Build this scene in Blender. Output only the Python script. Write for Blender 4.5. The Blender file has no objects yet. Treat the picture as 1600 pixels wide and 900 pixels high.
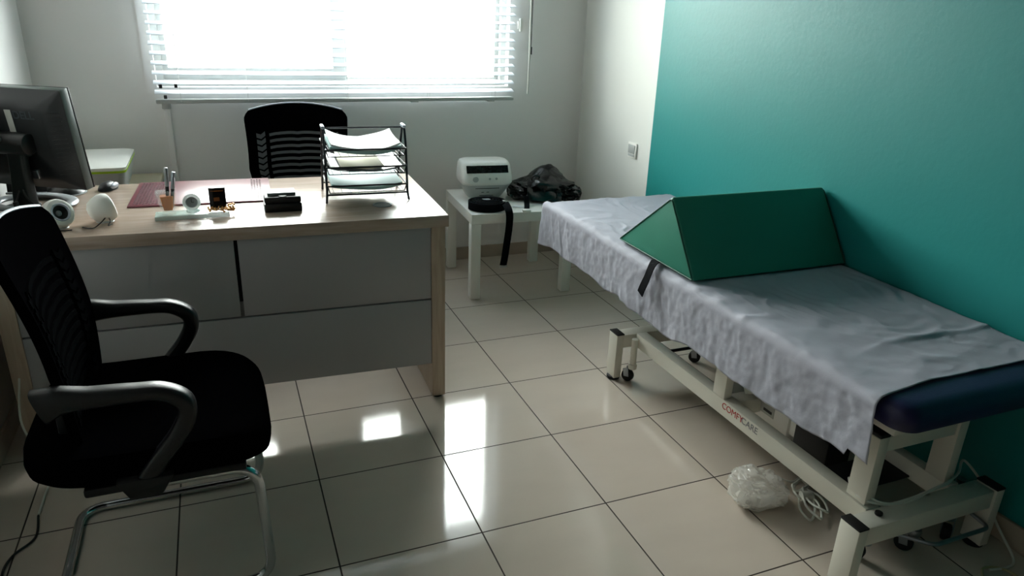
import bpy, bmesh, math, random
from mathutils import Vector, Matrix, noise
PI = math.pi
C = bpy.context.scene.collection
random.seed(7)

# ------------------------------------------------------------------ materials
def lin(h):
    h = h.lstrip('#')
    v = [int(h[i:i+2], 16)/255 for i in (0, 2, 4)]
    return tuple((c/12.92 if c <= .04045 else ((c+.055)/1.055)**2.4) for c in v)+(1,)

def mat(name, col, rough=.5, metal=0, bump=0, bscale=60, vary=0, vscale=6, trans=0, ior=1.45, emit=0, coat=0, spec=.5, stretch=(1, 1, 1), alpha=1, transl=0, bdist=.002):
    m = bpy.data.materials.new(name); m.use_nodes = True
    nt = m.node_tree; N = nt.nodes; L = nt.links
    b = N['Principled BSDF']
    c = lin(col)
    b.inputs['Base Color'].default_value = c
    b.inputs['Roughness'].default_value = rough
    b.inputs['Metallic'].default_value = metal
    b.inputs['IOR'].default_value = ior
    b.inputs['Transmission Weight'].default_value = trans
    b.inputs['Coat Weight'].default_value = coat
    b.inputs['Specular IOR Level'].default_value = spec
    b.inputs['Alpha'].default_value = alpha
    if emit:
        b.inputs['Emission Color'].default_value = c
        b.inputs['Emission Strength'].default_value = emit
    tc = N.new('ShaderNodeTexCoord'); mp = N.new('ShaderNodeMapping')
    L.new(tc.outputs['Object'], mp.inputs['Vector']); mp.inputs['Scale'].default_value = stretch
    if vary:
        n = N.new('ShaderNodeTexNoise'); n.inputs['Scale'].default_value = vscale; n.inputs['Detail'].default_value = 5
        L.new(mp.outputs[0], n.inputs['Vector'])
        r = N.new('ShaderNodeMapRange'); r.inputs['From Min'].default_value = .3; r.inputs['From Max'].default_value = .7
        r.inputs['To Min'].default_value = 1-vary; r.inputs['To Max'].default_value = 1+vary
        L.new(n.outputs['Fac'], r.inputs['Value'])
        mx = N.new('ShaderNodeMix'); mx.data_type = 'RGBA'; mx.blend_type = 'MULTIPLY'; mx.inputs[0].default_value = 1
        mx.inputs[6].default_value = c; L.new(r.outputs[0], mx.inputs[7]); L.new(mx.outputs[2], b.inputs['Base Color'])
    if bump:
        n2 = N.new('ShaderNodeTexNoise'); n2.inputs['Scale'].default_value = bscale; n2.inputs['Detail'].default_value = 4
        L.new(mp.outputs[0], n2.inputs['Vector'])
        bp = N.new('ShaderNodeBump'); bp.inputs['Strength'].default_value = bump; bp.inputs['Distance'].default_value = bdist
        L.new(n2.outputs['Fac'], bp.inputs['Height']); L.new(bp.outputs[0], b.inputs['Normal'])
    if transl:
        t = N.new('ShaderNodeBsdfTranslucent'); t.inputs['Color'].default_value = c
        ms = N.new('ShaderNodeMixShader'); ms.inputs[0].default_value = transl
        L.new(b.outputs[0], ms.inputs[1]); L.new(t.outputs[0], ms.inputs[2])
        L.new(ms.outputs[0], N['Material Output'].inputs['Surface'])
    return m

def thin_glass(name, tint, clear=.9, rough=.02, gloss='#ffffff'):
    m = bpy.data.materials.new(name); m.use_nodes = True
    nt = m.node_tree; N = nt.nodes; L = nt.links; N.remove(N['Principled BSDF'])
    tr = N.new('ShaderNodeBsdfTransparent'); tr.inputs[0].default_value = lin(tint)
    gl = N.new('ShaderNodeBsdfGlossy'); gl.inputs['Color'].default_value = lin(gloss); gl.inputs['Roughness'].default_value = rough
    lw = N.new('ShaderNodeLayerWeight'); lw.inputs[0].default_value = .35
    mr = N.new('ShaderNodeMapRange'); mr.inputs['To Min'].default_value = 1-clear; mr.inputs['To Max'].default_value = .9
    L.new(lw.outputs['Facing'], mr.inputs['Value'])
    ms = N.new('ShaderNodeMixShader'); L.new(mr.outputs[0], ms.inputs[0])
    L.new(tr.outputs[0], ms.inputs[1]); L.new(gl.outputs[0], ms.inputs[2]); L.new(ms.outputs[0], N['Material Output'].inputs['Surface'])
    return m

def math_node(nt, op, a, b=None, c=None):
    n = nt.nodes.new('ShaderNodeMath'); n.operation = op
    for i, v in enumerate((a, b, c)):
        if v is None: continue
        if isinstance(v, (int, float)): n.inputs[i].default_value = v
        else: nt.links.new(v, n.inputs[i])
    return n.outputs[0]

def tile_mat():
    m = bpy.data.materials.new('floor_tiles'); m.use_nodes = True
    nt = m.node_tree; N = nt.nodes; L = nt.links; b = N['Principled BSDF']
    tc = N.new('ShaderNodeTexCoord'); sx = N.new('ShaderNodeSeparateXYZ'); L.new(tc.outputs['Object'], sx.inputs[0])
    def dist(o):
        s = math_node(nt, 'DIVIDE', o, .4)
        f = math_node(nt, 'FRACT', math_node(nt, 'ADD', s, 100.5))
        return math_node(nt, 'ABSOLUTE', math_node(nt, 'SUBTRACT', f, .5))
    d = math_node(nt, 'MINIMUM', dist(sx.outputs[0]), dist(sx.outputs[1]))
    g = N.new('ShaderNodeMapRange'); g.interpolation_type = 'SMOOTHSTEP'
    g.inputs['From Min'].default_value = .0042; g.inputs['From Max'].default_value = .0066
    L.new(d, g.inputs['Value'])
    cell = N.new('ShaderNodeTexWhiteNoise'); cell.noise_dimensions = '2D'
    fl = N.new('ShaderNodeVectorMath'); fl.operation = 'SCALE'; fl.inputs['Scale'].default_value = 2.5
    L.new(tc.outputs['Object'], fl.inputs[0])
    f2 = N.new('ShaderNodeVectorMath'); f2.operation = 'FLOOR'; L.new(fl.outputs[0], f2.inputs[0]); L.new(f2.outputs[0], cell.inputs['Vector'])
    n = N.new('ShaderNodeTexNoise'); n.inputs['Scale'].default_value = 5; n.inputs['Detail'].default_value = 6
    mp = N.new('ShaderNodeMapping'); mp.inputs['Scale'].default_value = (1, 2.2, 1); L.new(tc.outputs['Object'], mp.inputs[0]); L.new(mp.outputs[0], n.inputs['Vector'])
    v = math_node(nt, 'ADD', math_node(nt, 'MULTIPLY', n.outputs['Fac'], .12), math_node(nt, 'MULTIPLY', cell.outputs['Value'], .05))
    v = math_node(nt, 'ADD', v, .88)
    mt = N.new('ShaderNodeMix'); mt.data_type = 'RGBA'; mt.blend_type = 'MULTIPLY'; mt.inputs[0].default_value = 1
    mt.inputs[6].default_value = lin('#cfc2b4'); L.new(v, mt.inputs[7])
    mx = N.new('ShaderNodeMix'); mx.data_type = 'RGBA'; mx.inputs[6].default_value = lin('#32241b')
    L.new(g.outputs[0], mx.inputs[0]); L.new(mt.outputs[2], mx.inputs[7]); L.new(mx.outputs[2], b.inputs['Base Color'])
    rr = N.new('ShaderNodeMapRange'); rr.inputs['To Min'].default_value = .8; rr.inputs['To Max'].default_value = .075
    L.new(g.outputs[0], rr.inputs['Value']); L.new(rr.outputs[0], b.inputs['Roughness'])
    nb = N.new('ShaderNodeTexNoise'); nb.inputs['Scale'].default_value = 9; L.new(tc.outputs['Object'], nb.inputs['Vector'])
    b1 = N.new('ShaderNodeBump'); b1.inputs['Distance'].default_value = .0012; b1.inputs['Strength'].default_value = .12; L.new(nb.outputs['Fac'], b1.inputs['Height'])
    b2 = N.new('ShaderNodeBump'); b2.inputs['Distance'].default_value = .002; b2.inputs['Strength'].default_value = .6
    L.new(g.outputs[0], b2.inputs['Height']); L.new(b1.outputs[0], b2.inputs['Normal']); L.new(b2.outputs[0], b.inputs['Normal'])
    b.inputs['Specular IOR Level'].default_value = .55
    return m

def split_wall_mat():
    m = mat('painted_wall_teal_and_white', '#11948a', rough=.45, bump=.35, bscale=55, bdist=.0016)
    nt = m.node_tree; N = nt.nodes; L = nt.links; b = N['Principled BSDF']
    tc = N.new('ShaderNodeTexCoord'); sx = N.new('ShaderNodeSeparateXYZ'); L.new(tc.outputs['Object'], sx.inputs[0])
    g = math_node(nt, 'GREATER_THAN', sx.outputs[1], -.467)
    mx = N.new('ShaderNodeMix'); mx.data_type = 'RGBA'; mx.inputs[6].default_value = lin('#11807e'); mx.inputs[7].default_value = lin('#dfe0da')
    L.new(g, mx.inputs[0]); L.new(mx.outputs[2], b.inputs['Base Color'])
    rr = math_node(nt, 'ADD', math_node(nt, 'MULTIPLY', g, .2), .46); L.new(rr, b.inputs['Roughness'])
    return m

def wood_mat(name, c1, c2, rough=.3, axis_stretch=(1.2, 14, 14)):
    m = bpy.data.materials.new(name); m.use_nodes = True
    nt = m.node_tree; N = nt.nodes; L = nt.links; b = N['Principled BSDF']
    tc = N.new('ShaderNodeTexCoord'); mp = N.new('ShaderNodeMapping'); mp.inputs['Scale'].default_value = axis_stretch
    L.new(tc.outputs['Object'], mp.inputs[0])
    n = N.new('ShaderNodeTexNoise'); n.inputs['Scale'].default_value = 5; n.inputs['Detail'].default_value = 8; n.inputs['Distortion'].default_value = .6
    L.new(mp.outputs[0], n.inputs['Vector'])
    cr = N.new('ShaderNodeValToRGB'); cr.color_ramp.elements[0].position = .3; cr.color_ramp.elements[1].position = .7
    cr.color_ramp.elements[0].color = lin(c1); cr.color_ramp.elements[1].color = lin(c2)
    L.new(n.outputs['Fac'], cr.inputs[0]); L.new(cr.outputs[0], b.inputs['Base Color'])
    b.inputs['Roughness'].default_value = rough
    bp = N.new('ShaderNodeBump'); bp.inputs['Strength'].default_value = .15; bp.inputs['Distance'].default_value = .001
    L.new(n.outputs['Fac'], bp.inputs['Height']); L.new(bp.outputs[0], b.inputs['Normal'])
    return m

M = {}
M['wall'] = mat('painted_wall_white', '#eceae8', rough=.7, bump=.2, bscale=60, vary=.02, vscale=2)
M['wall_dim'] = mat('unseen_wall_darkened', '#3c3a38', rough=.8)  # for the unseen wall behind the camera, darkened to cut bounced light
M['ceil'] = mat('ceiling_paint', '#8c8883', rough=.8)  # unseen ceiling, colour darkened to cut bounced light
M['teal'] = split_wall_mat()
M['tile'] = tile_mat()
M['base'] = mat('skirting_tile', '#b3a594', rough=.35, vary=.06, vscale=9)
M['frame'] = mat('window_frame_white', '#b4b7b5', rough=.35)
M['glass'] = thin_glass('window_glass', '#f4fbfa', .95)
M['slat'] = mat('blind_slat_white', '#e3e8ee', rough=.4, transl=.25)
M['cord'] = mat('cord_white', '#d5d5d0', rough=.6)
M['wood'] = wood_mat('desk_oak_laminate', '#a08c7c', '#b5a294', .24)
M['woodv'] = wood_mat('desk_oak_laminate_upright', '#a8937f', '#bba894', .32, (14, 14, 1.2))
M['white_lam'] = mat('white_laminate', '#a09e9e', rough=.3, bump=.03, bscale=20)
M['gap_shade'] = mat('gap_shade', '#0b0b0c', rough=.7)
M['black'] = mat('black_plastic', '#0a0b0c', rough=.38)
M['black_m'] = mat('black_matte_plastic', '#08090a', rough=.55, bump=.1, bscale=300)
M['black_arm'] = mat('charcoal_plastic', '#0e0f12', rough=.38, bump=.1, bscale=300)
M['fabric_b'] = mat('black_fabric', '#050506', rough=1, bump=.4, bscale=500, spec=0)
M['mesh_shaded'] = mat('grey_webbing_shaded', '#0a0b0c', rough=1, bump=.2, bscale=700, spec=0)  # same webbing as the office chair, darkened to paint in shade
M['mesh_g'] = mat('grey_webbing', '#5b5e62', rough=.7, bump=.6, bscale=700)
M['pipe_g'] = mat('grey_piping', '#a9b1bd', rough=.35)
M['chrome'] = mat('chrome', '#c9cbce', rough=.12, metal=1)
M['steel'] = mat('satin_steel', '#9aa0a6', rough=.3, metal=1)
M['silver'] = mat('silver_plastic', '#a9adb1', rough=.3, metal=.3)
M['bezel'] = mat('monitor_edge_grey', '#59635f', rough=.35)
M['mon_back'] = mat('monitor_back_black', '#14171a', rough=.33)
M['mark'] = mat('dark_grey_print', '#3a4147', rough=.4)
M['screen'] = mat('screen_glass', '#050608', rough=.1)
M['white_p'] = mat('white_plastic', '#efeee8', rough=.35)
M['white_pg'] = mat('white_plastic_grey', '#b9bcba', rough=.4)
M['green_line'] = mat('lime_green_plastic', '#a6cc1e', rough=.4)
M['maroon'] = mat('maroon_leatherette', '#6d2133', rough=.3, bump=.3, bscale=260, spec=.75)
M['maroon_d'] = mat('maroon_embossed_leatherette', '#3a0c1a', rough=.6, bump=1, bscale=120)
M['crystal'] = mat('crystal_glass', '#f2fbfa', rough=.04, alpha=.13)
M['crystal_w'] = mat('frosted_crystal', '#f4fbfa', rough=.08, alpha=.75, spec=.8)
M['crystal_g'] = mat('green_edge_glass', '#c2dcd4', rough=.04, alpha=.6, spec=.8)
M['amber'] = mat('amber_resin', '#c26a02', rough=.3, spec=.2)
M['gold'] = mat('gold_beads', '#c58a4a', rough=.3, metal=.7, vary=.4, vscale=90)
M['darkpic'] = mat('dark_brown_gloss', '#120a06', rough=.12)
M['brownlabel'] = mat('brown_print', '#6b3d12', rough=.3)
M['clockface'] = mat('clock_face_grey', '#8f9698', rough=.35)
M['paper'] = mat('paper_white', '#eef1f1', rough=.7, transl=.1)
M['paper_b'] = mat('paper_pale_blue', '#b5d3d3', rough=.65)
M['paper_c'] = mat('paper_cream', '#cfc8ae', rough=.7)
M['plastic_s'] = mat('clear_sleeve', '#62686e', rough=.28)
M['wire'] = mat('black_wire', '#24262b', rough=.3, metal=.5)
M['lack'] = mat('white_table_lacquer', '#f2f2ec', rough=.4)
M['leather'] = mat('black_leather', '#040506', rough=.24, bump=.5, bscale=90, spec=.5)
M['strap'] = mat('black_webbing', '#0e1014', rough=.9, bump=.3, bscale=400, spec=.08)
M['navy'] = mat('navy_vinyl', '#14123c', rough=.42, bump=.15, bscale=200)
M['greenv'] = mat('green_vinyl', '#287a66', rough=.5, bump=.25, bscale=260)
M['greenseam'] = mat('green_vinyl_seam', '#0b4f3b', rough=.6)
M['bedmetal'] = mat('cream_painted_steel', '#d8d5c9', rough=.35, bump=.05, bscale=120)
M['rubber'] = mat('black_rubber', '#0a0a0a', rough=.6)
M['cable'] = mat('grey_cable', '#d6d6cc', rough=.45)
M['cable_y'] = mat('yellowed_cable', '#a8a178', rough=.45)
M['cable_b'] = mat('black_cable', '#0c0c0d', rough=.5)
M['wrap'] = mat('bubble_wrap', '#ebe8e2', rough=.18, alpha=.5, transl=.25, spec=.8)
M['red'] = mat('red_print', '#b02a20', rough=.5)
M['greyp'] = mat('grey_print', '#7b7c80', rough=.5)
M['label'] = mat('label_grey', '#b4b6b0', rough=.5)
M['lcd'] = mat('display_window', '#1a1d1e', rough=.12, vary=.9, vscale=60)
M['facade'] = mat('facade_render', '#a09a90', rough=.9, vary=.1, vscale=.6)
M['outwhite'] = mat('pale_exterior', '#e8e8e8', rough=.9)

def sheet_mat():
    m = bpy.data.materials.new('disposable_sheet'); m.use_nodes = True
    nt = m.node_tree; N = nt.nodes; L = nt.links; b = N['Principled BSDF']
    b.inputs['Base Color'].default_value = lin('#b2b3c0'); b.inputs['Roughness'].default_value = .75
    tc = N.new('ShaderNodeTexCoord')
    mp = N.new('ShaderNodeMapping'); mp.inputs['Scale'].default_value = (1, 1.8, 1); mp.inputs['Rotation'].default_value = (0, 0, .6)
    L.new(tc.outputs['Object'], mp.inputs[0])
    n = N.new('ShaderNodeTexNoise'); n.noise_type = 'RIDGED_MULTIFRACTAL'; n.inputs['Scale'].default_value = 9; n.inputs['Detail'].default_value = 5; n.inputs['Distortion'].default_value = 1.2
    L.new(mp.outputs[0], n.inputs['Vector'])
    n2 = N.new('ShaderNodeTexNoise'); n2.inputs['Scale'].default_value = 160; L.new(tc.outputs['Object'], n2.inputs['Vector'])
    b1 = N.new('ShaderNodeBump'); b1.inputs['Distance'].default_value = .003; b1.inputs['Strength'].default_value = .3; L.new(n.outputs['Fac'], b1.inputs['Height'])
    b2 = N.new('ShaderNodeBump'); b2.inputs['Distance'].default_value = .0006; b2.inputs['Strength'].default_value = .5
    L.new(n2.outputs['Fac'], b2.inputs['Height']); L.new(b1.outputs[0], b2.inputs['Normal']); L.new(b2.outputs[0], b.inputs['Normal'])
    t = N.new('ShaderNodeBsdfTranslucent'); t.inputs['Color'].default_value = lin('#d5d4cf')
    ms = N.new('ShaderNodeMixShader'); ms.inputs[0].default_value = .25
    L.new(b.outputs[0], ms.inputs[1]); L.new(t.outputs[0], ms.inputs[2]); L.new(ms.outputs[0], N['Material Output'].inputs['Surface'])
    return m
M['sheet'] = sheet_mat()

# ------------------------------------------------------------------ mesh helpers
class MB:
    def __init__(s): s.bm = bmesh.new()
    def merge(s, b, mtx=None):
        if mtx is not None: bmesh.ops.transform(b, matrix=mtx, verts=b.verts)
        me = bpy.data.meshes.new('t'); b.to_mesh(me); b.free(); s.bm.from_mesh(me); bpy.data.meshes.remove(me); return s
    def box(s, x0, x1, y0, y1, z0, z1, bev=0, seg=2, mtx=None):
        b = bmesh.new(); bmesh.ops.create_cube(b, size=1)
        bmesh.ops.transform(b, matrix=Matrix.Translation(((x0+x1)/2, (y0+y1)/2, (z0+z1)/2)) @ Matrix.Diagonal((x1-x0, y1-y0, z1-z0, 1)), verts=b.verts)
        if bev: bmesh.ops.bevel(b, geom=b.edges[:], offset=bev, segments=seg, profile=.5, affect='EDGES')
        return s.merge(b, mtx)
    def cyl(s, p0, p1, r, r2=None, seg=20, bev=0):
        p0, p1 = Vector(p0), Vector(p1); d = p1-p0
        b = bmesh.new(); bmesh.ops.create_cone(b, cap_ends=True, segments=seg, radius1=r, radius2=r if r2 is None else r2, depth=d.length)
        if bev: bmesh.ops.bevel(b, geom=[e for e in b.edges if abs(e.verts[0].co.z-e.verts[1].co.z) < 1e-6], offset=bev, segments=2, profile=.5, affect='EDGES')
        return s.merge(b, Matrix.Translation((p0+p1)/2) @ d.to_track_quat('Z', 'Y').to_matrix().to_4x4())
    def ball(s, c, r, sc=(1, 1, 1), seg=24):
        b = bmesh.new(); bmesh.ops.create_uvsphere(b, u_segments=seg, v_segments=seg//2, radius=r)
        return s.merge(b, Matrix.Translation(c) @ Matrix.Diagonal((*sc, 1)))
    def sweep(s, pts, sec, closed=False, up=None, cap=True):
        """pts path; sec(i)-> list of 2D points (u along side, v along up)"""
        P = [Vector(p) for p in pts]; n = len(P); b = bmesh.new(); rings = []
        prev = None
        for i in range(n):
            a = P[(i-1) % n] if (closed or i) else P[i]; c = P[(i+1) % n] if (closed or i < n-1) else P[i]
            t = (c-a).normalized()
            if up is not None: side = t.cross(Vector(up)).normalized()
            else:
                if prev is None: side = t.orthogonal().normalized()
                else: side = (prev-t*prev.dot(t)).normalized()
                prev = side
            u2 = side.cross(t).normalized()
            rings.append([b.verts.new(P[i]+side*u+u2*v) for u, v in sec(i)])
        m = len(rings[0])
        for i in range(n if closed else n-1):
            r0, r1 = rings[i], rings[(i+1) % n]
            for k in range(m): b.faces.new((r0[k], r0[(k+1) % m], r1[(k+1) % m], r1[k]))
        if cap and not closed:
            b.faces.new(list(reversed(rings[0]))); b.faces.new(rings[-1])
        bmesh.ops.recalc_face_normals(b, faces=b.faces)
        return s.merge(b)
    def tube(s, pts, r, seg=10, closed=False, smooth=0):
        if smooth: pts = spline(pts, smooth, closed)
        c = [(r*math.cos(2*PI*k/seg), r*math.sin(2*PI*k/seg)) for k in range(seg)]
        return s.sweep(pts, lambda i: c, closed)
    def lathe(s, prof, c=(0, 0, 0), seg=32, mtx=None):
        b = bmesh.new(); rings = []
        for r, z in prof:
            if r < 1e-5: rings.append([b.verts.new((0, 0, z))])
            else: rings.append([b.verts.new((r*math.cos(2*PI*k/seg), r*math.sin(2*PI*k/seg), z)) for k in range(seg)])
        for a, d in zip(rings, rings[1:]):
            for k in range(seg):
                q = [a[k % len(a)], a[(k+1) % len(a)], d[(k+1) % len(d)], d[k % len(d)]]
                q = [v for i, v in enumerate(q) if v not in q[:i]]
                if len(q) > 2:
                    try: b.faces.new(q)
                    except ValueError: pass
        bmesh.ops.recalc_face_normals(b, faces=b.faces)
        return s.merge(b, Matrix.Translation(c) @ (mtx or Matrix()))
    def prism(s, poly, f, d0, d1, bev=0, seg=2):
        """poly 2D, f(u,v,d)->xyz"""
        b = bmesh.new()
        a = [b.verts.new(f(u, v, d0)) for u, v in poly]; c = [b.verts.new(f(u, v, d1)) for u, v in poly]
        n = len(poly); b.faces.new(a); b.faces.new(list(reversed(c)))
        for i in range(n): b.faces.new((a[i], c[i], c[(i+1) % n], a[(i+1) % n]))
        bmesh.ops.recalc_face_normals(b, faces=b.faces)
        if bev: bmesh.ops.bevel(b, geom=b.edges[:], offset=bev, segments=seg, profile=.5, affect='EDGES', clamp_overlap=True)
        return s.merge(b)
    def grid(s, nu, nv, f, thick=0, tdir=None):
        """f(u,v) in 0..1 -> point; thick: extrude along -normal"""
        b = bmesh.new()
        V = [[b.verts.new(f(i/nu, j/nv)) for j in range(nv+1)] for i in range(nu+1)]
        for i in range(nu):
            for j in range(nv): b.faces.new((V[i][j], V[i+1][j], V[i+1][j+1], V[i][j+1]))
        if thick:
            td = Vector(tdir)*thick
            W = [[b.verts.new(V[i][j].co+td) for j in range(nv+1)] for i in range(nu+1)]
            for i in range(nu):
                for j in range(nv): b.faces.new((W[i][j], W[i][j+1], W[i+1][j+1], W[i+1][j]))
            for i in range(nu):
                b.faces.new((V[i][0], W[i][0], W[i+1][0], V[i+1][0])); b.faces.new((V[i][nv], V[i+1][nv], W[i+1][nv], W[i][nv]))
            for j in range(nv):
                b.faces.new((V[0][j], V[0][j+1], W[0][j+1], W[0][j])); b.faces.new((V[nu][j], W[nu][j], W[nu][j+1], V[nu][j+1]))
            bmesh.ops.recalc_face_normals(b, faces=b.faces)
        return s.merge(b)
    def loft(s, rings):
        b = bmesh.new(); R = [[b.verts.new(p) for p in r] for r in rings]; m = len(R[0])
        for a, c in zip(R, R[1:]):
            for k in range(m): b.faces.new((a[k], a[(k+1) % m], c[(k+1) % m], c[k]))
        b.faces.new(list(reversed(R[0]))); b.faces.new(R[-1])
        bmesh.ops.recalc_face_normals(b, faces=b.faces)
        return s.merge(b)
    def xf(s, mtx): bmesh.ops.transform(s.bm, matrix=mtx, verts=s.bm.verts); return s

def spline(pts, k=6, closed=False):
    P = [Vector(p) for p in pts]; n = len(P); out = []
    for i in range(n if closed else n-1):
        if closed: a, b, c, d = P[(i-1) % n], P[i], P[(i+1) % n], P[(i+2) % n]
        else: a, b, c, d = P[max(i-1, 0)], P[i], P[i+1], P[min(i+2, n-1)]
        for j in range(k):
            t = j/k
            out.append(.5*((2*b)+(c-a)*t+(2*a-5*b+4*c-d)*t*t+(3*b-a-3*c+d)*t**3))
    if not closed: out.append(P[-1])
    return out

def fillet(pts, r, k=6):
    P = [Vector(p) for p in pts]; out = [P[0]]
    for i in range(1, len(P)-1):
        a, b, c = P[i-1], P[i], P[i+1]
        u = (a-b); v = (c-b); rr = min(r, u.length*.49, v.length*.49)
        p0 = b+u.normalized()*rr; p1 = b+v.normalized()*rr
        for j in range(k+1):
            t = j/k; out.append((1-t)**2*p0+2*t*(1-t)*b+t*t*p1)
    out.append(P[-1]); return out

def rrect(w, d, r, n=6, cx=0, cy=0):
    out = []
    for qx, qy, a0 in ((1, 1, 0), (-1, 1, PI/2), (-1, -1, PI), (1, -1, 1.5*PI)):
        for k in range(n+1):
            a = a0+PI/2*k/n
            out.append((cx+qx*(w/2-r)+r*math.cos(a), cy+qy*(d/2-r)+r*math.sin(a)))
    return out

def obj(name, mb, m, parent=None, label=None, flat=False, ang=40):
    me = bpy.data.meshes.new(name); mb.bm.to_mesh(me); mb.bm.free()
    if not flat:
        for p in me.polygons: p.use_smooth = True
        me.set_sharp_from_angle(angle=math.radians(ang))
    me.materials.append(M[m]); o = bpy.data.objects.new(name, me); C.objects.link(o)
    if parent: o.parent = parent
    if label: o['label'] = label
    return o
def tag(o, label, cat, group=None, kind=None):
    if label: o['label'] = label
    if cat: o['category'] = cat
    if group: o['group'] = group
    if kind: o['kind'] = kind
    return o
def thing(name, label, cat, loc=(0, 0, 0), rz=0, group=None):
    o = bpy.data.objects.new(name, None); C.objects.link(o); o.location = loc; o.rotation_euler = (0, 0, rz); o.empty_display_size = .1
    return tag(o, label, cat, group)
def struct(name, mb, m, label=None, parent=None):
    o = obj(name, mb, m, parent, flat=True)
    if not parent: o['kind'] = 'structure'
    if label: o['label'] = label
    return o
def single(name, mb, m, label, cat, loc=None, rz=0, group=None, **k):
    o = obj(name, mb, m, **k)
    if loc: o.location = loc
    o.rotation_euler[2] = rz
    return tag(o, label, cat, group)
def text(name, body, size, m, parent, mtx, ext=.0004, bold=0):
    cu = bpy.data.curves.new('txt', 'FONT'); cu.body = body; cu.size = size; cu.extrude = ext; cu.align_x = 'CENTER'; cu.align_y = 'CENTER'; cu.offset = bold
    t = bpy.data.objects.new('txt', cu); C.objects.link(t)
    bpy.context.view_layer.update()
    me = bpy.data.meshes.new_from_object(t.evaluated_get(bpy.context.evaluated_depsgraph_get()))
    bpy.data.objects.remove(t); bpy.data.curves.remove(cu)
    me.transform(mtx); me.materials.clear(); me.materials.append(M[m]); me.name = name
    o = bpy.data.objects.new(name, me); C.objects.link(o); o.parent = parent
    return o

# ------------------------------------------------------------------ room
XL, XR, YB, YF, H = -2.535, .222, .325, -4.7, 2.6
T = .15
struct('floor', MB().box(XL-T, XR+T, YF-T, YB+T, -.1, 0), 'tile', 'beige polished square floor tiles with dark grout')
struct('ceiling', MB().box(XL-T, XR+T, YF-T, YB+T, H, H+.1), 'ceil')
struct('wall_left', MB().box(XL-T, XL, YF, YB, 0, H), 'wall')
struct('wall_right', MB().box(XR, XR+T, YF, YB, 0, H), 'teal', 'teal painted wall turning white near the window corner')
struct('wall_front', MB().box(XL-T, XR+T, YF-T, YF, 0, H), 'wall_dim')
WX0, WX1, WZ0, WZ1 = -2.03, -.245, 1.00, 2.12
wb = MB()
wb.box(XL-T, WX0, YB, YB+T, 0, H).box(WX1, XR+T, YB, YB+T, 0, H).box(WX0, WX1, YB, YB+T, 0, WZ0).box(WX0, WX1, YB, YB+T, WZ1, H)
struct('wall_back', wb, 'wall', 'pale wall with the window')
struct('baseboard_back', MB().box(XL, XR, YB-.012, YB, 0, .075, .002), 'base')
struct('baseboard_right', MB().box(XR-.012, XR, YF, YB-.012, 0, .075, .002), 'base')
struct('baseboard_left', MB().box(XL, XL+.012, YF, YB-.012, 0, .075, .002), 'base')

w = bpy.data.objects.new('window_1', None); C.objects.link(w); w.location = (-1.14, YB+.09, 1.0); w['kind'] = 'structure'
w['label'] = 'sliding two-sash window glowing white behind the blind'
def wl(mb): return mb.xf(Matrix.Translation((1.14, -YB-.09, -1.0)))
y0, y1 = YB+.05, YB+.12
fr = MB().box(WX0+.03, WX1-.03, y0, y1, WZ0, WZ0+.03).box(WX0+.03, WX1-.03, y0, y1, WZ1-.04, WZ1).box(WX0, WX0+.03, y0, y1, WZ0, WZ1).box(WX1-.03, WX1, y0, y1, WZ0, WZ1)
obj('window_frame', wl(fr), 'frame', w)
def sash(x0, x1, ya, zb, sl, sr):
    m_ = MB().box(x0, x0+sl, ya, ya+.022, WZ0+.031, WZ1-.041).box(x1-sr, x1, ya, ya+.022, WZ0+.031, WZ1-.041)
    m_.box(x0+sl, x1-sr, ya, ya+.022, WZ0+.031, zb).box(x0+sl, x1-sr, ya, ya+.022, WZ1-.09, WZ1-.041)
    o = obj('window_sash', wl(m_), 'frame', w)
    obj('window_pane', wl(MB().box(x0+sl, x1-sr, ya+.010, ya+.013, zb, WZ1-.09)), 'glass', o)
sash(WX0+.031, -1.125, YB+.062, 1.085, .024, .07)
sash(-1.19, WX1-.031, YB+.088, 1.040, .05, .022)
# architrave around the opening
tr = MB().box(WX0-.045, WX0, YB-.006, YB, WZ0-.03, WZ1+.04)
struct('trim_1', tr, 'wall')

# facade of the house across the street, washed out by daylight but mirrored in the floor
fc = MB().box(-16, 2.35, 8, 8.3, -4, 7.6)
for zz in (-1.5, 1.3, 4.1, 6.9): fc.box(-16, 2.3, 7.6, 7.98, zz, zz+.25)
struct('wall_outside', fc, 'facade', 'pale facade across the street')
# ------------------------------------------------------------------ venetian blind
BX0, BX1, BY = -2.04, -.238, .268
bl = thing('venetian_blind', 'white venetian blind with open slats hanging in front of the window', 'blind', (-1.14, BY, .92))
def bb(mb): return mb.xf(Matrix.Translation((1.14, -BY, -.92)))
sl = MB(); z = .985; k = 0
while z < 2.12:
    tl = math.radians(16)
    def f(u, v, z=z, tl=tl):
        t = (v-.5)*2
        return (BX0+(BX1-BX0)*u, BY+t*.024*math.cos(tl), z+(1-t*t)*.0028+t*.024*math.sin(tl)-.003*math.sin(u*PI))
    sl.grid(6, 6, f, .0022, (0, 0, -1)); z += .0436
obj('slats', bb(sl), 'slat', bl)
obj('bottom_rail', bb(MB().box(BX0, BX1, BY-.025, BY+.025, .932, .95, .005)), 'frame', bl)
obj('head_rail', bb(MB().box(BX0, BX1, BY-.03, BY+.03, 2.13, 2.18, .003)), 'frame', bl)
cords = MB()
for cx in (-1.93, -1.63, -1.15, -.72, -.35):
    for yy in (BY-.0265, BY+.0265):
        cords.tube([(cx, yy, .94), (cx, yy, 2.14)], .0009, 5)
obj('ladder_cords', bb(cords), 'cord', bl)
for cx in (-1.48, -.80, -.37): obj('rail_clip', bb(MB().box(cx-.02, cx+.02, BY-.02, BY+.02, .926, .933, .002)), 'frame', bl)
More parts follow.
